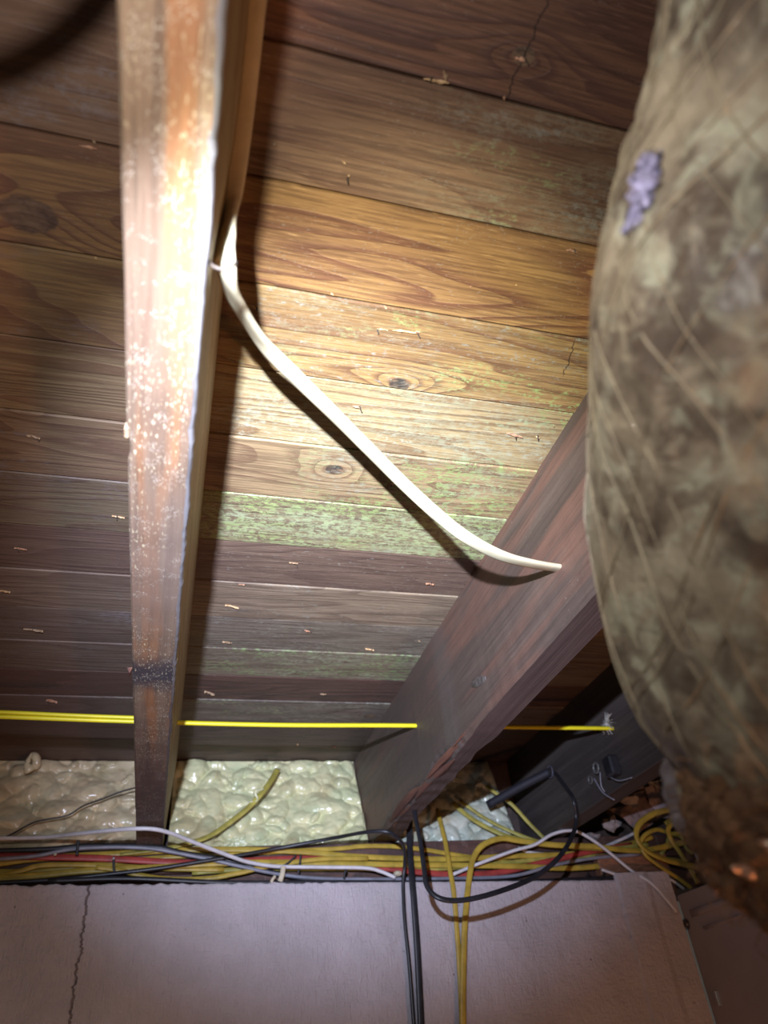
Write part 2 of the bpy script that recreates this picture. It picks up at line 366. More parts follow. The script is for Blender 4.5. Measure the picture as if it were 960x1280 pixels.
for i_, (u, v, ln, wd, an, nl) in enumerate(SP): splinter(u, v, ln*0.62, wd*0.8, an+0.1*math.sin(i_*7), nail=bool(nl), mat=('splinter', 'splinter_b', 'splinter_c')[i_ % 3])

# ------------------------------------------------------------------ joists
def loft(name, secs, mat, parent=None, smooth=False):
    n = len(secs[0]); V = [p for s_ in secs for p in s_]
    Fc = [(i*n+j, i*n+(j+1) % n, (i+1)*n+(j+1) % n, (i+1)*n+j) for i in range(len(secs)-1) for j in range(n)]
    Fc += [tuple(range(n)), tuple((len(secs)-1)*n+j for j in range(n))]
    return pyd(name, V, Fc, mat, parent, smooth)
YE = 1.445                                                # where the joists meet the rim
m_j1 = beam_mat('joist_pine_pale', (0.20, 0.135, 0.085), (0.125, 0.078, 0.050), 3, specks=0.9, warm=(0.26, 0.115, 0.045),
                char=((0.52, 0.16, 0.55, (0.16, 0.12, 0.095)), (0.70, 0.055, 0.92, (0.030, 0.028, 0.036)), (1.12, 0.36, 0.85, (0.075, 0.045, 0.038)),))
m_j1s = beam_mat('joist_side_pine', (0.40, 0.31, 0.16), (0.27, 0.19, 0.09), 5)
m_edge = beam_mat('joist_edge_bleached', (0.20, 0.195, 0.20), (0.14, 0.13, 0.125), 6, specks=0.3,
                  char=((0.9, 0.35, 0.85, (0.07, 0.05, 0.045)), (1.3, 0.3, 0.85, (0.06, 0.04, 0.035))))
j1 = empty('floor_joist', (-0.02, 0.4, HB)); tag(j1, 'narrow pale joist with speckled underside hanging down the left of the photo', 'joist')
secs = []; ess = []
NS = 260
for i in range(NS+1):
    y = -0.35+(YE+0.35)*i/NS
    xr = -0.0045+0.0075*max(0, (y-0.1))/1.25; xl = xr-0.0415
    n1 = noise.noise(Vector((y*14, 0, 0)))*0.0007; n2 = noise.noise(Vector((y*22, 5, 0)))*0.0011+noise.noise(Vector((y*110, 5, 0)))*0.0009
    n3 = noise.noise(Vector((y*30, 9, 0)))*0.0006
    xr2 = xr+n2; xl2 = xl+n1
    if abs(y-0.372) < 0.006: xl2 += 0.0016
    lean = 0.0115
    secs.append([Vector((xl2, y, HB+0.0015)), Vector((xl2+0.0015, y, HB+n3)), Vector((xr2-0.0026-abs(n2)*1.6, y, HB+n3)), Vector((xr2-0.0008-abs(n1), y, HB+0.0012+abs(n3))),
                 Vector((xr2, y, HB+0.0035)), Vector((xr+lean, y, HC+0.0005)), Vector((xl+lean, y, HC+0.0005))])
bs = loft('beam', secs, m_j1)
bs.data.materials.append(m_j1s); bs.data.materials.append(m_edge)
for p in bs.data.polygons:
    c = p.center
    if p.index < NS*7:
        j = p.index % 7
        if j in (4,): p.material_index = 1
        elif j in (2, 3): p.material_index = 2
adopt(bs, j1)
# small chips on its left arris
for (y, s_) in ((0.355, 0.0026), (0.70, 0.0038)):
    ch = bmo('wood_chip', boxd(-0.0445-s_*0.6, -0.0445+s_*0.3, y-s_*1.5, y+s_*1.5, HB-0.001, HB+s_*1.5, jit=s_*0.35, seed=int(y*100)), M['splinter_b' if y < 0.5 else 'red_splinter'])
    adopt(ch, j1)

m_j2 = beam_mat('joist_red_brown', (0.125, 0.088, 0.070), (0.078, 0.053, 0.043), 12, specks=0.3, warm=(0.18, 0.088, 0.062),
                char=((1.05, 0.30, 0.75, (0.075, 0.056, 0.048)), (0.9, 0.05, 0.35, (0.12, 0.10, 0.09))), speck_col=(0.22, 0.19, 0.16))
m_j2b = beam_mat('joist_red_underside', (0.12, 0.082, 0.075), (0.075, 0.05, 0.046), 14, specks=0.2, speck_col=(0.3, 0.27, 0.25))
j2 = empty('floor_joist', (0.39, 0.6, HB)); tag(j2, 'dark red-brown joist with chipped lower edge, pierced by the ivory cable', 'joist')
secs = []
for i in range(NS+1):
    y = -0.35+(YE+0.35)*i/NS
    n1 = noise.noise(Vector((y*9, 20, 0)))*0.0012; n2 = noise.noise(Vector((y*60, 21, 0)))*0.0006
    rot = max(0, min(1, (y-0.80)/0.08))*max(0, min(1, (1.32-y)/0.1))
    cut = rot*(0.010+0.010*noise.noise(Vector((y*13, 2, 0)))+0.004*noise.noise(Vector((y*55, 3, 0))))
    cut = max(0.0008, cut)
    far = rot*(0.004+0.008*noise.noise(Vector((y*16, 8, 0))))
    low = rot*0.002*noise.noise(Vector((y*40, 7, 0)))
    x0, x1 = 0.369, 0.4105
    secs.append([Vector((x0, y, HC+0.0005)), Vector((x0+n2, y, HB+cut*1.3+0.0012)), Vector((x0+cut*0.8+n2, y, HB+low+n1*0.5)),
                 Vector((x1-max(0, far)-0.001, y, HB+low)), Vector((x1, y, HB+0.002+max(0, far))), Vector((x1, y, HC+0.0005))])
b2 = loft('beam', secs, m_j2); b2.data.materials.append(m_j2b)
for p in b2.data.polygons:
    if p.index < NS*6 and p.index % 6 in (2, 3): p.material_index = 1
adopt(b2, j2)
# split slivers along the rotten arris
for (ya, yb, off, wd, dz) in ((0.86, 1.02, 0.002, 0.009, 0.004), (0.93, 1.10, 0.007, 0.010, -0.001), (1.06, 1.24, 0.002, 0.012, 0.004), (0.78, 0.90, 0.001, 0.005, 0.006), (1.14, 1.27, 0.010, 0.008, 0.000)):
    P = []
    for i in range(7):
        t = i/6; y = ya+(yb-ya)*t
        P.append((0.369+off+0.003*math.sin(3*t+ya*9), y, HB+dz+0.006*math.sin(math.pi*t)*0.6+0.002*noise.noise(Vector((y*40, off*900, 0)))))
    V, Fc = sweep(P, wd, 0.004, flat=(-0.8, 0, -0.6), n=4, seg=6, taper=lambda t: math.sin(math.pi*min(.98, max(.03, t)))**0.6)
    adopt(pyd('sliver', V, Fc, M['red_splinter']), j2)
# knot in its left face
kp = atX(598, 852, 0.369)
bmk = bmesh.new(); bmesh.ops.create_uvsphere(bmk, u_segments=14, v_segments=8, radius=1)
for v in bmk.verts:
    v.co = Vector((v.co.x*0.0022, v.co.y*0.024+v.co.z*0.004, v.co.z*0.0075+v.co.y*0.005))*(1+0.15*noise.noise(v.co*3))+Vector((0.369, kp.y, kp.z))
adopt(bmo('knot', bmk, plain('dark_knot', (0.085, 0.07, 0.062), 0.55, 0.5, 260, bump=0.6), smooth=True), j2)

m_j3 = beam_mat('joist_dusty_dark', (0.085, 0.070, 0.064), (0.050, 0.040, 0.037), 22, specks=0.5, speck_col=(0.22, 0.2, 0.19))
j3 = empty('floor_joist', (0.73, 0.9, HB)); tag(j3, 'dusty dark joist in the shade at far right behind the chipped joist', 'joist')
secs = []
for i in range(61):
    y = -0.35+(YE+0.35)*i/60
    n1 = noise.noise(Vector((y*9, 40, 0)))*0.001; x0, x1 = 0.710, 0.7515
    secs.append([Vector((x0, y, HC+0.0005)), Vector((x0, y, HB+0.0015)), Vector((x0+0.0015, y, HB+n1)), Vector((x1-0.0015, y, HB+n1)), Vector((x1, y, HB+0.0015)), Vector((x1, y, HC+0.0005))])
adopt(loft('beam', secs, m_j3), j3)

# ------------------------------------------------------------------ rim, sill and wall
m_rim = beam_mat('rim_wood', (0.09, 0.06, 0.05), (0.05, 0.035, 0.03), 41)
m_rim2 = board_mat('sill_wood', (0.12, 0.055, 0.038), (0.06, 0.03, 0.025), 9, rings=5)
t1 = bmo('trim_1', boxd(-0.62, 1.5, 1.448, 1.49, HB-0.004, HC, 0.001), m_rim); t1['kind'] = 'structure'
t2 = bmo('trim_2', boxd(-0.62, 1.5, 1.348, 1.49, 0.298, HB-0.0005, 0.0015), m_rim2); t2['kind'] = 'structure'
t3 = bmo('trim_3', boxd(-0.62, 1.5, 1.352, 1.49, 0.24, 0.2975, 0.0015), m_rim2); t3['kind'] = 'structure'
s = NT('painted_concrete'); P = s.pos(); X, Y, Z = s.sep(P)
n = s.noise(P, 9, 5, 0.6); f = s.noise(s.vmul(P, (60, 60, 260)), 1, 4, 0.6); f2 = s.noise(s.vmul(P, (380, 60, 60)), 1, 3, 0.6); g = s.noise(P, 34, 5, 0.65)
col = s.mix(s.step(n, 0.3, 0.7), (0.45, 0.41, 0.43), (0.54, 0.49, 0.52))
col = s.mix(s.step(s.noise(P, 70, 3), 0.70, 0.76, 0, 0.5), col, (0.30, 0.24, 0.22))
pits = s.step(s.voro(P, 46), 0.07, 0.045)
pits = s.math('MULTIPLY', pits, s.step(s.noise(P, 30, 1), 0.55, 0.6))
col = s.mix(pits, col, (0.10, 0.04, 0.03))
cx = s.math('ADD', s.math('MULTIPLY', s.math('SUBTRACT', s.noise(s.vmul(P, (0, 0, 1)), 45, 4, 0.7), 0.5), 0.030), -0.100)
cd = s.math('ABSOLUTE', s.math('SUBTRACT', X, cx))
crack = s.math('MULTIPLY', s.step(cd, 0.0020, 0.0006), s.step(s.noise(P, 90, 2), 0.36, 0.5))
col = s.mix(s.math('MULTIPLY', crack, 0.6), col, (0.20, 0.13, 0.11))
h = s.math('ADD', s.math('ADD', s.math('MULTIPLY', g, 1.2), s.math('MULTIPLY', f2, 0.45)), s.math('ADD', s.math('MULTIPLY', f, 0.3), s.math('MULTIPLY', crack, -1.6)))
s.bump(h, 0.9, 0.006)
m_wall = s.fin(col, 0.55)
def walltop(x): return 0.2735-0.029*x
V = []; NX = 380
for i in range(NX+1):
    x = -0.62+(0.924+0.62)*i/NX
    zt = walltop(x)+0.0026*noise.noise(Vector((x*90, 0, 0)))+0.0022*noise.noise(Vector((x*24, 3, 0)))
    if x > 0.32: zt = walltop(x)+0.0007*noise.noise(Vector((x*70, 0, 0)))
    V += [(x, 1.30, -1.7), (x, 1.30, zt-0.004), (x, 1.3008, zt-0.0012), (x, 1.303, zt), (x, 1.47, zt-0.002), (x, 1.47, -1.7)]
Fc = [(i*6+j, i*6+(j+1) % 6, i*6+6+(j+1) % 6, i*6+6+j) for i in range(NX) for j in range(6)]+[tuple(range(6)), tuple(NX*6+j for j in range(6))]
wall = pyd('wall_back', V, Fc, m_wall); wall['kind'] = 'structure'
# plaster pilaster skim at the right end
pl = loft('plaster_skim', [[Vector((0.808+dx, 1.2995, z)), Vector((0.812+dx, 1.2945, z)), Vector((0.866, 1.2925, z)), Vector((0.878, 1.2965, z)), Vector((0.9225, 1.2965, z)), Vector((0.9225, 1.302, z)), Vector((0.808+dx, 1.302, z))]
                           for z, dx in [(-1.7+i*0.02, 0.0015*noise.noise(Vector((i*0.7, 0, 4)))) for i in range(99)] if z < 0.262], m_wall, wall)
fl = bmo('floor', boxd(-0.62, 1.5, -1.5, 1.47, -1.78, -1.7), plain('concrete_floor', (0.25, 0.22, 0.2), 0.8, 0.2, 12)); fl['kind'] = 'structure'

# ------------------------------------------------------------------ spray foam
def foam(name, x0, x1, seed, mat, nx, nz, label, bulge=0.0):
    rs = random.Random(seed)
    bl = [(rs.uniform(x0, x1), rs.uniform(0, 1), rs.choice((0.0055, 0.0075, 0.0075, 0.011, 0.015, 0.021))*rs.uniform(0.8, 1.2), rs.uniform(-0.007, 0.005), rs.uniform(0.9, 2.4), rs.uniform(0, 3.14)) for _ in range(int((x1-x0)*640))]
    Hh = 0.197
    def hgt(x, t):
        z = t*Hh; h = -0.004
        wx = x+0.006*noise.noise(Vector((x*40, z*40, seed))); wz = z+0.006*noise.noise(Vector((x*40, z*40, seed+9)))
        for (bx, bt, r, o, e, a) in bl:
            dx = wx-bx; dz = wz-bt*Hh
            if abs(dx) > 0.075 or abs(dz) > 0.075: continue
            c, s_ = math.cos(a), math.sin(a)
            p = (c*dx+s_*dz)/e; q = (-s_*dx+c*dz)
            d2 = p*p+q*q
            if d2 < r*r: h = max(h, math.sqrt(r*r-d2)*0.95+o-r*0.5)
        return h+0.0012*noise.noise(Vector((x*130, z*130, seed)))+0.003*noise.noise(Vector((x*18, z*18, seed)))
    V = []; Fc = []
    for i in range(nx+1):
        x = x0+(x1-x0)*i/nx
        for j in range(nz+1):
            t = j/nz
            tz = HB+(HC-HB)*t+(0.0025*noise.noise(Vector((x*60, seed, 0))) if j == nz else 0)
            yb = 1.367+(1.449-1.367)*t
            ed = min(1, (x-x0)/0.006, (x1-x)/0.006)
            y = yb-hgt(x, t)*(0.4+0.6*max(0, ed))*(1 if 0 < j < nz else 0.4)
            V.append((x, min(y, 1.446), min(tz, HC-0.0008)))
    for i in range(nx):
        for j in range(nz):
            a = i*(nz+1)+j; Fc.append((a, a+nz+1, a+nz+2, a+1))
    # back and sides close the block
    b0 = len(V)
    for i in range(nx+1):
        x = x0+(x1-x0)*i/nx; V += [(x, 1.447, HB+0.0005), (x, 1.447, HC-0.0008)]
    for i in range(nx):
        a = b0+2*i; Fc.append((a, a+1, a+3, a+2))
        Fc.append((i*(nz+1), a, a+2, (i+1)*(nz+1))); Fc.append((i*(nz+1)+nz, (i+1)*(nz+1)+nz, a+3, a+1))
    Fc.append(tuple(range(nz+1))+(b0+1, b0)); e0 = nx*(nz+1); Fc.append(tuple(e0+j for j in range(nz, -1, -1))+(b0+2*nx, b0+2*nx+1))
    o = pyd(name, V, Fc, mat, smooth=True)
    tag(o, label, 'insulation foam', None)
    return o
foam('spray_foam', -0.61, -0.034, 5, M['foam_a'], 300, 120, 'tan spray foam filling the bay left of the pale joist')
foam('spray_foam', 0.012, 0.366, 8, M['foam_b'], 240, 130, 'pale green spray foam between the pale joist and the dark red-brown joist')
foam('spray_foam', 0.413, 0.664, 11, M['foam_c'], 170, 120, 'grey-green spray foam half hidden in the shade behind the chipped joist')
# foam dribbles
def dribble(P, r, mat, label, seed):
    V, Fc = sweep(P, r*2, r*2, n=6, seg=10, taper=lambda t: 0.75+0.35*math.sin(t*9+seed)+0.1*math.sin(t*23))
    o = pyd('foam_dribble', V, Fc, mat, smooth=True); tag(o, label, 'foam blob'); return o
dribble([atY(38, 965, 1.405), atY(34, 955, 1.40), atY(40, 943, 1.40), atY(46, 950, 1.40), atY(44, 962, 1.405)], 0.0075, M['foam_a'], 'twisted foam blob standing up at the top edge of the tan foam', 1)
dribble([atY(312, 1004, 1.352), atY(322, 1000, 1.347), atY(319, 990, 1.348), atY(330, 986, 1.352)], 0.0036, M['foam_b'], 'small foam squiggle wrapped over the yellow tail in the green foam', 2)

# ------------------------------------------------------------------ the ivory cable
P = [atZ(326, -60, .505), atZ(318, 0, .502), atZ(309, 90, .495), atZ(300, 170, .478), atZ(289, 250, .440), atZ(282, 300, .395), atZ(281, 335, .378), atZ(296, 378, .402), atZ(330, 430, .432), atZ(373, 474, .439), atZ(415, 515, .443), atZ(456, 556, .445),
     atZ(507, 607, .436), atZ(551, 647, .412), atZ(585, 673, .393), atZ(625, 694, .386), atZ(661, 704, .390), atX(697, 710, .369), atX(697, 710, .369)+Vector((0.02, 0.005, 0.003))]
iv = cable('wall_cable', P, 0.0155, 0.0060, M['ivory'], 'flat ivory cable slung from the pale joist to the dark red-brown joist', n=10, seg=14, flat=(-0.45, -0.35, -0.8), twist=0.5)
iv.name = 'ivory_cable'
c0 = atZ(281, 327, .352)
st = cable('cable_staple', [(c0.x-0.010, c0.y, c0.z+0.003), (c0.x-0.006, c0.y, c0.z-0.006), (c0.x+0.002, c0.y, c0.z-0.007), (c0.x+0.006, c0.y, c0.z+0.001)], 0.0022, 0.0018, M['rust'], 'small dark staple holding the ivory cable at the pale joist', 'staple')

# ------------------------------------------------------------------ bright yellow line along the boards, through the joists
YW, ZW = 1.043, 0.431
cable('yellow_cable', [(-0.40, 1.03, 0.4345), (-0.2, 1.038, 0.4325), (-0.03, YW, ZW), (0.15, YW+0.002, ZW-0.001), (0.36, YW, ZW+0.0005), (0.55, YW-0.006, ZW-0.002), (0.725, 1.03, 0.427)], 0.0095, 0.006, M['bright_yellow'],
      'bright yellow cable running straight through the joists below the boards', group=None, flat=(0, -0.6, 0.8))
cable('yellow_cable', [(-0.42, 1.03, 0.4400), (-0.25, 1.032, 0.4375), (-0.12, 1.034, 0.4345), (-0.03, 1.036, 0.4335)], 0.007, 0.005, M['bright_yellow'], 'second bright yellow strand just above the first, left of the pale joist', flat=(0, -0.6, 0.8))

# ------------------------------------------------------------------ cable bundle on the wall ledge
FL = (0, -1, 0.15)
def pathY(L, y): return [atY(a[0], a[1], a[2] if len(a) > 2 else y) for a in L]
G = 'cables bundled along the top of the wall'
def run(name, L, y, wd, th, mat, label, group=G, flat=FL, **k):
    return cable(name, pathY(L, y), wd, th, M[mat], label, 'cable', group, flat=flat, **k)
run('yellow_cable', [(-30, 1083), (0, 1079), (60, 1072), (150, 1067), (215, 1063), (300, 1062), (380, 1065), (450, 1071), (560, 1074), (640, 1070), (720, 1067), (790, 1054), (815, 1046)], 1.338, .010, .005, 'yellow', 'topmost yellow cable of the bundle, along the whole wall top')
run('yellow_cable', [(-30, 1098), (0, 1095), (25, 1089), (52, 1082), (100, 1081), (150, 1083), (210, 1086), (280, 1087)], 1.334, .008, .005, 'yellow', 'short yellow cable arching at the far left of the bundle')
run('yellow_cable', [(-30, 1099), (0, 1098), (50, 1094), (100, 1089), (150, 1086), (200, 1084), (260, 1080), (330, 1078), (400, 1079), (450, 1080), (520, 1081), (600, 1082), (650, 1083), (720, 1085), (790, 1076), (825, 1060)], 1.330, .010, .005, 'yellow', 'lower yellow cable of the bundle, rising at its right end')
run('yellow_cable', [(120, 1084), (150, 1088), (180, 1095), (215, 1099), (260, 1098), (300, 1091), (335, 1083), (400, 1074), (460, 1073)], 1.324, .008, .005, 'yellow', 'yellow cable sagging lowest, to the right under the pale joist')
run('yellow_cable', [(-30, 1090), (30, 1089), (90, 1084), (160, 1076), (230, 1070), (300, 1067), (420, 1061), (450, 1058), (490, 1058), (530, 1062), (560, 1067), (640, 1078), (720, 1077)], 1.342, .008, .005, 'yellow', 'yellow cable passing just under the foot of the dark red-brown joist')
run('yellow_cable', [(240, 1091), (320, 1086), (420, 1086), (540, 1086), (620, 1080), (700, 1072), (800, 1070), (860, 1078)], 1.337, .008, .005, 'old_yellow', 'faded yellow cable half hidden in the middle of the bundle')
run('red_cable', [(-30, 1070), (50, 1071), (130, 1073), (200, 1077), (260, 1079), (330, 1075), (400, 1074), (480, 1085), (560, 1093), (620, 1091), (680, 1078), (740, 1064), (790, 1056)], 1.3345, .011, .005, 'red', 'red cable woven through the yellow bundle')
run('grey_cable', [(-30, 1076), (0, 1074), (45, 1070), (80, 1063), (110, 1060), (150, 1059), (190, 1061), (225, 1067), (270, 1076), (300, 1083), (350, 1093), (400, 1098), (460, 1099), (560, 1098), (640, 1095), (690, 1082), (740, 1073), (800, 1068)], 1.323, .006, .0055, 'grey', 'shiny grey cable low in the bundle, dipping to the wall edge')
run('black_cable', [(-30, 1064), (60, 1061), (110, 1057), (190, 1058), (230, 1066), (290, 1076), (340, 1090), (390, 1100), (460, 1102)], 1.3275, .007, .005, 'black', 'black cable beside the shiny grey one at the left')
run('black_cable', [(-30, 1105), (60, 1100), (140, 1092), (200, 1085), (250, 1077), (300, 1069), (360, 1058), (420, 1047, 1.29), (452, 1041, 1.24), (480, 1039, 1.215), (494, 1045, 1.22), (505, 1058, 1.25), (506, 1080, 1.285), (504, 1105, 1.292), (506, 1150, 1.288), (512, 1210, 1.286), (518, 1290, 1.286), (528, 1420, 1.286)], 1.318, .0065, .005, 'black', 'thin black cable rising to the joist foot then dropping down the wall', None)
run('black_cable', [(60, 1101), (160, 1098), (280, 1103), (380, 1103), (480, 1103), (560, 1104), (700, 1100), (780, 1096)], 1.306, .007, .005, 'black', 'black cable lying along the very edge of the wall top')
run('white_cable', [(-30, 1048), (50, 1047), (100, 1042, 1.26), (150, 1037, 1.215), (187, 1036, 1.205), (212, 1041, 1.22), (240, 1052, 1.25), (290, 1071, 1.29), (312, 1078, 1.305), (345, 1083), (400, 1084), (455, 1085), (475, 1089), (494, 1097)], 1.312, .0062, .006, 'white', 'white cable arching over the foot of the pale joist, ending at centre', None)
run('white_cable', [(566, 1093), (590, 1083), (600, 1079, 1.307), (640, 1064, 1.302), (668, 1056, 1.300), (690, 1043, 1.298), (712, 1038, 1.298), (727, 1042, 1.298), (745, 1053, 1.298), (762, 1066, 1.300), (790, 1089, 1.30), (815, 1105, 1.285), (846, 1140, 1.282)], 1.312, .0058, .0055, 'white', 'white cable arching up under the dusty dark joist and ending at the metal cabinet', None)
run('white_cable', [(752, 1087), (770, 1093), (787, 1098), (812, 1096), (835, 1098), (855, 1111)], 1.300, .005, .005, 'white', 'short thin white wire over the wall corner at right', None)
run('white_cable', [(866, 1050), (872, 1070), (884, 1096)], 1.30, .008, .006, 'white', 'short white cable end under the wrapped duct', None)
run('white_cable', [(648, 1060), (665, 1066), (700, 1068), (740, 1064), (775, 1050), (800, 1038)], 1.340, .006, .005, 'white', 'white cable in the shade behind the yellow ones at right')
# drops
run('black_cable', [(512, 1010, 1.33), (512, 1030, 1.325), (512, 1060, 1.315), (514, 1085, 1.302), (517, 1120, 1.293), (522, 1190, 1.292), (527, 1290, 1.292), (534, 1420, 1.292)], 1.29, .0115, .005, 'black', 'thick flat black cable dropping straight down the wall', None)
cable('black_cable', [atY(518, 1006, 1.17), atY(519, 1020, 1.16), atY(525, 1050, 1.14), atY(530, 1085, 1.11), atY(534, 1108, 1.095), atY(550, 1123, 1.085), atY(580, 1125, 1.085), atY(625, 1114, 1.09), atY(672, 1094, 1.11),
      atY(704, 1065, 1.13), atX(720, 1030, .688), atX(717, 1000, .690), atX(706, 982, .696), atX(694, 966, .704)], 0.0075, 0.005, M['black'], 'black cable hanging in a wide loop to the dusty dark joist', 'cable', None, flat=(0, -1, 0.15))
run('yellow_cable', [(547, 1012, 1.36), (549, 1022, 1.345), (556, 1050, 1.32), (562, 1085, 1.30), (567, 1115, 1.292), (571, 1160, 1.291), (575, 1220, 1.291), (578, 1290, 1.291), (584, 1420, 1.291)], 1.29, .009, .005, 'yellow', 'left of the two yellow cables dropping down the wall', None)
run('yellow_cable', [(860, 1052, 1.322), (800, 1063, 1.315), (740, 1058), (690, 1056), (650, 1051), (626, 1048), (604, 1056, 1.31), (592, 1072, 1.305), (587, 1095, 1.297), (583, 1130, 1.286), (580, 1180, 1.284), (579, 1290, 1.282), (588, 1420, 1.282)], 1.311, .0105, .005, 'yellow', 'yellow cable bending from the bundle to drop down the wall, right of its twin', None)
run('yellow_cable', [(566, 1004, 1.375), (585, 1020, 1.36), (610, 1035, 1.34), (640, 1047, 1.325), (690, 1056, 1.322), (760, 1061, 1.322), (810, 1056, 1.325)], 1.33, .009, .005, 'old_yellow', 'faded yellow cable slanting over the grey-green foam', None)
run('yellow_cable', [(608, 982, 1.38), (618, 990, 1.37), (640, 1006, 1.36), (662, 1030, 1.352), (682, 1050, 1.345)], 1.36, .0075, .005, 'old_yellow', 'faded yellow cable hanging out in front of the dusty dark joist', None)
run('yellow_cable', [(575, 1001, 1.385), (605, 1022, 1.37), (640, 1040, 1.35), (680, 1054, 1.335), (720, 1060, 1.33)], 1.33, .007, .004, 'old_yellow', 'second faded yellow cable beside the grey-green foam, behind the other', None)
run('yellow_cable', [(347, 962, 1.385), (340, 974, 1.372), (330, 988, 1.357), (312, 1008, 1.347), (290, 1026, 1.342), (262, 1045, 1.340), (228, 1056, 1.335), (190, 1063, 1.332), (150, 1068, 1.330)], 1.33, .0105, .004, 'old_yellow', 'faded yellow cable tail rising across the pale green foam', None, twist=0.9)
# tangle at the right
run('yellow_cable', [(885, 1012), (850, 1011), (820, 1016), (799, 1030), (796, 1047), (808, 1063), (833, 1075), (868, 1083), (905, 1095, 1.26)], 1.285, .0115, .005, 'yellow', 'big looped yellow cable at the right end, curling in front', None, flat=(0.3, -1, 0.4))
run('yellow_cable', [(885, 1030), (850, 1028), (836, 1034), (838, 1048), (850, 1066), (862, 1085), (872, 1104)], 1.30, .0095, .005, 'yellow', 'yellow cable folded sharply down under the wrapped duct', None)
run('yellow_cable', [(800, 1055), (808, 1070), (828, 1085), (848, 1098), (864, 1110)], 1.295, .0075, .005, 'yellow', 'yellow cable end pointing down to the metal cabinet corner', None)
run('yellow_cable', [(798, 1058), (806, 1044), (822, 1037), (840, 1042), (860, 1040)], 1.315, .008, .005, 'yellow', 'small inner yellow loop inside the big right-hand loop', None)
run('yellow_cable', [(885, 1023), (855, 1020), (838, 1026), (832, 1030)], 1.318, .009, .005, 'yellow', 'yellow cable end above the sharp fold beside the duct', None)
run('yellow_cable', [(826, 1068), (834, 1055), (838, 1044), (852, 1046), (858, 1060), (866, 1066)], 1.325, .008, .005, 'old_yellow', 'dull yellow cable crumpled behind the sharp fold', None)
# thin wire across the tan foam
run('black_wire', [(-10, 1050, 1.33), (10, 1045, 1.335), (40, 1029, 1.345), (60, 1024, 1.35), (85, 1019, 1.352), (105, 1007, 1.355), (130, 998, 1.36), (150, 990, 1.362), (172, 984, 1.365)], 1.34, .0028, .0028, 'black', 'thin black wire rising across the tan foam', None)
# tail of black cable out of the hole
# ties and clips
def tie(P, y, label, mat='black', r=.004):
    cable('cable_tie', pathY(P, y), r, .0018, M[mat], label, 'cable tie', flat=(0, -1, 0))
tie([(98, 1050), (97, 1058), (96, 1069)], 1.312, 'black cable tie at far left, below the thin black wire', r=.0045)
tie([(142, 1071), (142, 1080), (143, 1090)], 1.314, 'black cable tie below left of the pale joist foot')
tie([(376, 1068), (375, 1078), (373, 1092)], 1.312, 'upright black cable tie below the pale green foam', r=.0035)
tie([(370, 1069), (362, 1077), (352, 1084)], 1.314, 'slanting black cable tie below the pale green foam', r=.003)
tie([(433, 1087), (431, 1092), (430, 1098)], 1.308, 'short black cable tie under the white cable at centre')
tie([(736, 1090), (733, 1096), (728, 1101)], 1.304, 'black cable tie near the right end of the bundle, left one')
tie([(757, 1088), (754, 1094), (750, 1101)], 1.304, 'black cable tie near the right end of the bundle, right one')
M['cream'] = plain('cream_plastic', (0.55, 0.48, 0.34), 0.5, 0.15, 80)
def lump(name, P, r, mat, label, cat, seed=1, squash=(1, 1, 1), sub=2, rough=0.25, freq=2.0):
    bm = bmesh.new(); bmesh.ops.create_icosphere(bm, subdivisions=sub, radius=1)
    for v in bm.verts:
        k = 1+rough*noise.noise(v.co*freq+Vector((seed*7, 0, 0)))+0.3*rough*noise.noise(v.co*freq*3+Vector((seed*3, 0, 0)))
        v.co = Vector((v.co.x*squash[0], v.co.y*squash[1], v.co.z*squash[2]))*r*k
    o = bmo(name, bm, mat); o.location = P
    tag(o, label, cat); return o
cable('cable_clip', pathY([(354, 1083), (353, 1092), (350, 1102)], 1.305), .0085, .004, M['cream'], 'cream plastic clip on the wall edge below the pale green foam', 'clip', flat=(0, -1, 0))
cable('cable_clip', pathY([(344, 1095), (341, 1099), (339, 1103)], 1.303), .005, .004, M['cream'], 'tiny cream clip just left of the larger cream clip', 'clip', flat=(0, -1, 0))
lump('foam_crumb', atY(497, 1092, 1.322), 0.0065, M['cream'], 'cream crumb beside the end of the arched white cable', 'crumb', 3, (1.2, 1, .7))
lump('cable_tip', atY(69, 1068, 1.318), 0.0026, M['cream'], 'tiny pale bead on the bundle at far left', 'bead', 5)
M['head'] = plain('tie_head', (0.7, 0.7, 0.72), 0.25, 0.05, 80, Metallic=0.6)
lump('steel_bead', atY(142, 1073, 1.308), 0.0024, M['head'], 'shiny metal bead on the cable tie below the pale joist', 'bead', 6)

# ------------------------------------------------------------------ fittings and rubble by the dusty joist
ck = atX(693, 965, 0.710)
o = cable('conduit_stub', [Vector((0.700, ck.y, ck.z)), Vector((0.655, ck.y+0.035, ck.z-0.014)), Vector((0.60, ck.y+0.085, ck.z-0.034))], 0.016, 0.016, plain('dark_conduit', (0.012, 0.012, 0.018), 0.7, 0.2, 60),
      'dark plastic conduit stub that the black looped cable enters', 'pipe', seg=16)
cable('rim', [Vector((0.7008, ck.y+0.0105*math.cos(a), ck.z+0.0105*math.sin(a))) for a in [i*math.pi/6 for i in range(13)]], .0018, .0018, plain('conduit_lip', (0.12, 0.12, 0.17), 0.4), parent=o, n=3, seg=6)
cx_ = atX(768, 958, 0.705)
cc = empty('cable_clamp', cx_); tag(cc, 'black cable clamp with grey ring on the dusty dark joist', 'clamp')
adopt(bmo('clamp_body', boxd(cx_.x-0.014, cx_.x+0.004, cx_.y-0.013, cx_.y+0.013, cx_.z-0.016, cx_.z+0.016, 0.003), M['black']), cc)
m_ring = plain('dusty_metal', (0.16, 0.16, 0.155), 0.5, 0.3, 150, Metallic=0.4)
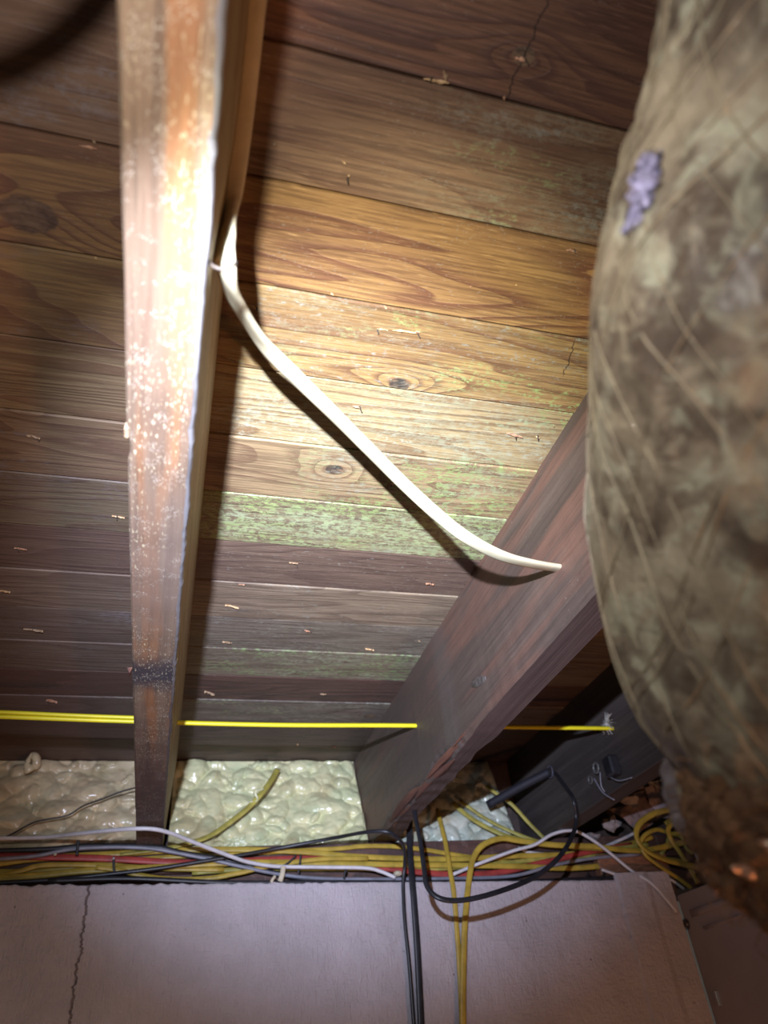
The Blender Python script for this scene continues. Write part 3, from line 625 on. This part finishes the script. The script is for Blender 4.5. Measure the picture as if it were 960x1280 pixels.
def ring(c, r, t, mat, par, nm):
    adopt(cable(nm, [Vector((c.x, c.y+r*math.cos(a), c.z+r*math.sin(a))) for a in [i*math.pi/8 for i in range(17)]], t, t, mat, n=2, seg=6), par)
ring(atX(745, 960, 0.700), 0.008, 0.004, m_ring, cc, 'ring'); ring(atX(738, 975, 0.704), 0.006, 0.003, m_ring, cc, 'ring')
for i, (a, b) in enumerate((((750, 965), (756, 990)), ((742, 972), (768, 1000)), ((760, 970), (790, 972)))):
    p0 = atX(*a, 0.698); p1 = atX(*b, 0.700)
    adopt(cable('wire', [p0, (p0+p1)/2+Vector((-0.004, 0, -0.006)), p1], .002, .002, M['grey']), cc)
bmw = bmesh.new()
wp = atX(762, 905, 0.708)
rs = random.Random(4)
V = []; Fc = []
for i in range(70):
    a = rs.uniform(0, 6.28); r1 = rs.uniform(0.004, 0.024); q = Vector((wp.x-0.001, wp.y, wp.z)); e = q+Vector((-rs.uniform(0, 0.006), math.cos(a)*r1, math.sin(a)*r1*0.8))
    v2, f2 = sweep([q, (q+e)/2+Vector((-0.003, 0, 0.001)), e], .0007, .0007, n=2, seg=3)
    b0 = len(V); V += v2; Fc += [tuple(x+b0 for x in f) for f in f2]
cw = pyd('cobweb_tuft', V, Fc, M['dust']); tag(cw, 'dusty cobweb tuft where the yellow cable enters the dusty joist', 'cobweb', kind='stuff')
m_mort = plain('mortar', (0.30, 0.26, 0.25), 0.85, 0.25, 90, bump=0.6); m_mort2 = plain('pale_mortar', (0.50, 0.44, 0.42), 0.8, 0.15, 90, bump=0.5)
for (u, v, y, r, sq, mt, lb) in ((789, 1001, 1.330, .0125, (1.3, .9, .8), m_mort2, 'pale mortar lump wedged above the right-hand yellow loop'),
        (764, 1029, 1.345, .0130, (1.2, .9, 1), m_mort, 'grey mortar lump left of the pale lump, above the white cable'),
        (740, 1046, 1.350, .011, (1.4, .9, .7), m_mort, 'low dark mortar lump just above the bundle at right'),
        (822, 985, 1.350, .013, (1.2, .9, 1.2), m_mort, 'rough mortar lump tucked against the duct, upper right of the rubble'),
        (742, 1003, 1.300, .005, (1.3, .7, .7), m_mort2, 'small pinkish crumb stuck under the dusty dark joist'),
        (845, 1004, 1.345, .016, (1.2, .9, .9), m_mort, 'dark mortar lump behind the duct edge above the yellow loop')):
    lump('mortar_lump', atY(u, v, y), r, mt, lb, 'rubble', int(u), sq, 2, 0.9, 1.3)
def scrap(L, y, th, mat, label, seed):
    """crumpled sheet from an outline"""
    P = [atY(a[0], a[1], y+(a[2] if len(a) > 2 else 0)) for a in L]; c = sum(P, Vector())/len(P)
    bm = bmesh.new(); vs_ = [bm.verts.new(p) for p in P]; f = bm.faces.new(vs_)
    bmesh.ops.triangulate(bm, faces=[f]); bmesh.ops.subdivide_edges(bm, edges=bm.edges[:], cuts=4, use_grid_fill=True)
    for v in bm.verts: v.co.y += 0.006*noise.noise(v.co*55+Vector((seed, 0, 0)))+0.002*noise.noise(v.co*160)
    g = bmesh.ops.extrude_face_region(bm, geom=bm.faces[:]+bm.edges[:]+bm.verts[:])
    for e in g['geom']:
        if isinstance(e, bmesh.types.BMVert): e.co.y += th
    bmesh.ops.recalc_face_normals(bm, faces=bm.faces)
    o = bmo('paper_scrap', bm, mat); tag(o, label, 'paper'); return o
m_pap = plain('kraft_scrap', (0.26, 0.19, 0.18), 0.8, 0.2, 60, bump=0.4); m_pap2 = plain('pale_paper', (0.40, 0.32, 0.33), 0.75, 0.15, 60, bump=0.3)
scrap([(760, 1012), (778, 1022), (800, 1040), (815, 1030), (825, 1005), (812, 985), (792, 992), (785, 1006)], 1.352, .001, m_pap, 'crumpled brown paper scrap behind the big yellow loop', 1)
scrap([(806, 985), (818, 980), (838, 1000), (862, 1006), (862, 1025), (828, 1022), (812, 1004)], 1.345, .001, m_pap2, 'torn pale paper scrap at the upper right of the rubble', 2)
scrap([(762, 978), (780, 972), (800, 976), (806, 985), (790, 990), (770, 990)], 1.335, .001, m_pap, 'small brown paper scrap under the black cable clamp', 3)
cable('fibre_strand', pathY([(782, 968), (794, 976), (812, 978), (828, 974), (838, 962)], 1.33), .0028, .002, M['dust'], 'pale fibre strand strung across the rubble', 'strand')
cable('fibre_strand', pathY([(800, 985), (806, 976), (820, 982), (834, 990), (846, 1000)], 1.335), .0022, .002, M['dust'], 'short fibre strand curling over the torn pale paper', 'strand')
blk = bmo('wood_block', boxd(0.80, 0.95, 1.325, 1.347, 0.225, 0.30, 0.002, 0.001), plain('red_block', (0.24, 0.105, 0.055), 0.7, 0.3, 60, bump=0.3, stretch=(1, 1, 6)))
tag(blk, 'reddish wood block behind the yellow cable ends at the wall corner', 'wood block')

# ------------------------------------------------------------------ metal cabinet, lower right
mc = plain('grey_enamel', (0.38, 0.31, 0.30), 0.42, 0.06, 8, Metallic=0.25)
XC = 0.926
cab = empty('metal_cabinet', (XC+0.25, 0.95, -1.7)); tag(cab, 'dark grey sheet metal cabinet at the lower right beside the painted wall', 'cabinet')
adopt(bmo('cabinet_body', boxd(XC+0.002, XC+0.5, 0.62, 1.290, -1.7, 0.214, 0.0), mc), cab)
bm = boxd(XC, XC+0.002, 0.60, 1.296, -1.69, 0.218, 0.0006)
adopt(bmo('side_panel', bm, mc), cab)
def rib(u0, v0, u1, v1, wd, ht):
    a = atX(u0, v0, XC); b = atX(u1, v1, XC)
    V, F2 = sweep([a, (a+b)/2, b], wd, ht, flat=(-1, 0, 0), n=4, seg=10); adopt(pyd('pressed_rib', V, F2, mc, smooth=True), cab)
rib(864, 1142, 1010, 1092, 0.013, 0.006); rib(880, 1160, 1040, 1107, 0.006, 0.005)
sc = atX(858, 1155, XC)
bmS = bmesh.new(); bmesh.ops.create_cone(bmS, segments=18, radius1=0.0068, radius2=0.005, depth=0.004, cap_ends=True)
for v in bmS.verts: v.co = Vector((-v.co.z, v.co.y, v.co.x))+Vector((XC-0.002, sc.y, sc.z))
so = adopt(bmo('screw', bmS, plain('grey_screw', (0.10, 0.085, 0.085), 0.4, 0.1, 100, Metallic=0.6)), cab)
adopt(cable('washer', [Vector((XC-0.0005, sc.y+0.0085*math.cos(a), sc.z+0.0085*math.sin(a))) for a in [i*math.pi/8 for i in range(17)]], .0016, .0016, M['black'], n=2, seg=6), cab)
adopt(bmo('screw_slot', boxd(XC-0.0045, XC-0.0036, sc.y-0.004, sc.y+0.004, sc.z-0.0008, sc.z+0.0008), M['black']), cab)
tb = atX(898, 1248, XC)
adopt(bmo('metal_tab', boxd(XC-0.004, XC+0.001, tb.y-0.003, tb.y+0.003, tb.z-0.011, tb.z+0.011, 0.001), M['steel']), cab)

# ------------------------------------------------------------------ wrapped duct, close on the right
RG = [(1240, -420, .46, .085), (1180, -160, .42, .086), (1115, 40, .40, .090), (1065, 240, .385, .097), (1035, 420, .375, .102), (1030, 600, .38, .103), (1055, 760, .41, .105), (1066, 840, .44, .102), (1042, 940, .43, .080), (1000, 1010, .385, .052)]
CP = [atD(a, b, c) for a, b, c, d in RG]
SC = spline(CP, 10); RR = []
for i in range(len(RG)-1):
    for k in range(10):
        t = k/10; t = t*t*(3-2*t); RR.append(RG[i][3]*(1-t)+RG[i+1][3]*t)
RR.append(RG[-1][3]); ND = len(SC)
FR = []
nr = Vector((0, 0, 1))
for i, p in enumerate(SC):
    t = (SC[min(i+1, ND-1)]-SC[max(i-1, 0)]).normalized()
    nr = (nr-t*t.dot(nr)).normalized(); FR.append((p, nr.copy(), t.cross(nr), RR[i]))
def dsurf(fi, th, off=0.0):
    fi = max(0, min(ND-1.001, fi)); i = int(fi); t = fi-i
    a, b = FR[i], FR[i+1]
    p = a[0].lerp(b[0], t); n_ = a[1].lerp(b[1], t).normalized(); s_ = a[2].lerp(b[2], t).normalized(); r = a[3]*(1-t)+b[3]*t
    dr = n_*math.cos(th)+s_*math.sin(th); q = p+dr*r
    w_ = noise.noise(q*9+Vector((3, 1, 0)))*0.010+noise.noise(Vector((math.cos(th)*3.2, math.sin(th)*3.2, fi*0.05)))*0.005
    rd = abs(noise.noise(Vector((math.cos(th)*5+fi*0.05, math.sin(th)*5, fi*0.14))))
    w_ += -0.0022*max(0, 0.16-rd)/0.16+0.0009*noise.noise(Vector((q.x*70, q.y*40, q.z*70)))
    return q+dr*(w_+off)
s = NT('wrapped_duct_film'); P = s.pos()
a = s.noise(s.vmul(P, (1, 1, 1), (2, 0, 0)), 13, 5, 0.62, 0.6); b = s.noise(P, 34, 4, 0.65, 1.0); c = s.noise(s.vmul(P, (70, 22, 22)), 1, 5, 0.75, 1.2)
col = s.mix(s.step(a, 0.38, 0.62), (0.13, 0.095, 0.068), (0.44, 0.36, 0.25))
col = s.mix(s.step(b, 0.45, 0.68, 0, 0.8), col, (0.60, 0.59, 0.43))
col = s.mix(s.step(c, 0.52, 0.72, 0, 0.55), col, (0.62, 0.53, 0.37))
col = s.mix(s.step(s.noise(P, 20, 3, 0.6, 0.5), 0.55, 0.70, 0, 0.7), col, (0.085, 0.06, 0.05))
wr = s.noise(s.vmul(P, (1, 1, 1)), 45, 5, 0.6, 2.2)
s.bump(wr, 0.6, 0.004)
m_duct = s.fin(col, 0.5, Coat_Weight=0.18, Coat_Roughness=0.3, Specular_IOR_Level=0.3)
duct = empty('wrapped_duct', SC[40]); tag(duct, 'bulging duct wrapped in brown insulation and clear threaded film, close on the right', 'duct')
V = []; Fc = []; NT_ = 180; NR = 230
for i in range(NR+1):
    fi = (ND-1)*i/NR
    for j in range(NT_): V.append(dsurf(fi, 2*math.pi*j/NT_))
for i in range(NR):
    for j in range(NT_):
        Fc.append((i*NT_+j, i*NT_+(j+1) % NT_, (i+1)*NT_+(j+1) % NT_, (i+1)*NT_+j))
# turned-in lip at the open end
base = NR*NT_; p, n_, s_, r = FR[-1]; tt = (SC[-1]-SC[-2]).normalized()
prev = base
for (kr, kt) in ((0.985, 0.004), (0.95, 0.005), (0.92, 0.001), (0.90, -0.012), (0.6, -0.02)):
    st_ = len(V)
    for j in range(NT_):
        q = V[base+j]; V.append(p+(q-p)*kr+tt*kt*(1+0.5*noise.noise(Vector((j*0.15, kt*90, 0)))))
    for j in range(NT_): Fc.append((prev+j, prev+(j+1) % NT_, st_+(j+1) % NT_, st_+j))
    prev = st_
Fc.append(tuple(prev+j for j in range(NT_)))
adopt(pyd('film_jacket', V, Fc, m_duct, smooth=True), duct)
# lip band, milky plastic
m_lip = plain('milky_film', (0.22, 0.19, 0.20), 0.35, 0.2, 40, Coat_Weight=0.5)
L_ = [dsurf(ND-1.4+0.4*math.sin(j*0.9)*0.5, 2*math.pi*j/60, 0.001) for j in range(61)]
V, F2 = sweep(L_, 0.016, 0.004, flat=(0, 0, 1), n=3, seg=8); adopt(pyd('jacket_lip', V, F2, m_lip, smooth=True), duct)
# fibreglass pushing out of the end
m_fg = NT('brown_fibreglass'); P = m_fg.pos(); q1 = m_fg.noise(P, 60, 5, 0.7, 1.5); q2 = m_fg.noise(P, 16, 3)
cfg = m_fg.mix(m_fg.step(q1, 0.35, 0.65), (0.10, 0.045, 0.022), (0.30, 0.16, 0.08)); cfg = m_fg.mix(m_fg.step(q2, 0.5, 0.7, 0, 0.6), cfg, (0.36, 0.22, 0.13))
m_fg.bump(q1, 0.9, 0.006); m_fg = m_fg.fin(cfg, 0.7)
bm = bmesh.new(); bmesh.ops.create_icosphere(bm, subdivisions=6, radius=1)
for v in bm.verts:
    d = v.co.normalized(); k = 1+0.12*noise.noise(d*2.2+Vector((4, 0, 0)))+0.09*noise.noise(d*7)+0.04*noise.noise(d*20)
    v.co = p+tt*0.010+Vector((0, -0.004, -0.008))+(n_*d.x*0.050+s_*d.y*0.050+tt*d.z*0.026)*k
fg = adopt(bmo('fibreglass_core', bm, m_fg, smooth=True), duct)
rs = random.Random(9); V = []; Fc = []
for i in range(260):
    d = Vector((rs.gauss(0, 1), rs.gauss(0, 1), abs(rs.gauss(0, 1)))).normalized()
    q = p+tt*0.010+Vector((0, -0.004, -0.008))+(n_*d.x*0.050+s_*d.y*0.050+tt*d.z*0.026); out = (n_*d.x+s_*d.y+tt*d.z).normalized()
    q2 = q+out*0.003+Vector([rs.uniform(-.006, .006) for _ in range(3)]); q3 = q2+out*0.001+Vector([rs.uniform(-.006, .006) for _ in range(3)])
    v2, f2 = sweep([q-out*0.004, q2, q3], .0006, .0006, n=2, seg=3); b0 = len(V); V += v2; Fc += [tuple(x+b0 for x in f) for f in f2]
fz = adopt(pyd('loose_fibre', V, Fc, m_fg), duct); fz['kind'] = 'stuff'
m_glint = plain('copper_glint', (0.75, 0.50, 0.36), 0.3, 0.2, 200, bump=0.8, Metallic=0.7)  # copper strips added to stand for the bulb's glints on the plastic
for (u, v, ln) in ((944, 908, 0.020), (936, 1092, 0.014), (958, 1060, 0.008)):
    best = min(fg.data.vertices, key=lambda q: (ray(u, v).normalized().cross(q.co).length + (0 if q.co.length < p.length else 0.02)))
    c = best.co.copy(); c -= c.normalized()*0.002
    a = AX*(ln*0.4)+AY*(ln*0.5 if v < 1000 else ln*0.15)
    V, F2 = sweep([c-a, c-a*0.3+Vector((0, 0, 0.001)), c+a*0.3-Vector((0, 0.001, 0)), c+a], 0.005, 0.0015, flat=tuple(-c.normalized()), n=5, seg=8, taper=lambda t: 0.4+0.6*math.sin(math.pi*t))
    fo = adopt(pyd('glint_strip', V, F2, m_glint, smooth=True), duct)
# diagonal reinforcing threads of the film
m_thr = plain('pale_thread', (0.40, 0.33, 0.22), 0.5, 0.2, 90, Coat_Weight=0.4)
rs = random.Random(12)
for sg in (1, -1):
    for kx in range(22):
        th0 = kx*2*math.pi/22+rs.uniform(-.06, .06); f0 = rs.uniform(0, 12); f1 = rs.uniform(60, ND-2); P = []
        slope = sg*(0.052+rs.uniform(-.006, .006)); mid = rs.uniform(0.3, 1)
        fi = f0
        while fi < f1:
            P.append(dsurf(fi, th0+slope*fi+0.03*math.sin(fi*0.2+kx), 0.0006)); fi += 2.2
        V, F2 = sweep(P, .0009*mid+.0003, .0005, n=2, seg=5); adopt(pyd('film_thread', V, F2, m_thr, smooth=True), duct)
# crumpled lavender patch standing in for a glint on the left shoulder
m_shine = NT('lavender_glint'); Pp = m_shine.pos(); m_shine.bump(m_shine.noise(Pp, 130, 4, 0.7, 1.0), 0.9, 0.004); m_shine = m_shine.fin((0.62, 0.58, 0.85), 0.12, Coat_Weight=1.0, Metallic=0.35)
def near(u, v):
    best = None; rd = ray(u, v).normalized()
    for i in range(0, NR+1, 1):
        fi = (ND-1)*i/NR
        for j in range(0, NT_, 2):
            q = dsurf(fi, 2*math.pi*j/NT_)
            if q.length > SC[int(min(fi, ND-1))].length: continue
            e = (q-rd*q.dot(rd)).length
            if best is None or e < best[0]: best = (e, fi, 2*math.pi*j/NT_)
    return best
e_, fi0, th0 = near(806, 240)
V = []; Fc = []; n1 = 16
for i in range(n1+1):
    for j in range(n1+1):
        a = (i/n1-0.5); b = (j/n1-0.5)
        V.append(dsurf(fi0+a*4.2*(1+0.35*math.sin(j*2.1)), th0+b*0.20*(1-1.1*abs(a))*(1+0.3*math.sin(i*1.7)), 0.0020+0.0040*noise.noise(Vector((a*11, b*11, 3)))))
for i in range(n1):
    for j in range(n1): q = i*(n1+1)+j; Fc.append((q, q+1, q+n1+2, q+n1+1))
tp = pyd('glint_patch', V, Fc, m_shine, smooth=True); md = tp.modifiers.new('thick', 'SOLIDIFY'); md.thickness = 0.0006; adopt(tp, duct); tp['label'] = 'crumpled shiny lavender patch standing in for a glint'
# ------------------------------------------------------------------ unseen loop added above the torch to shadow the upper left boards
lp = [LAMP+(px2c(u, v)-LAMP)*0.42 for u, v in ((-110, 118), (-40, 95), (10, 86), (55, 62), (90, 35), (118, 5), (145, -45), (160, -110))]
cable('shadow_loop', lp, .0095, .0095, M['black'], 'unseen added round black hose that throws the curved shadow at the upper left', 'blocker')
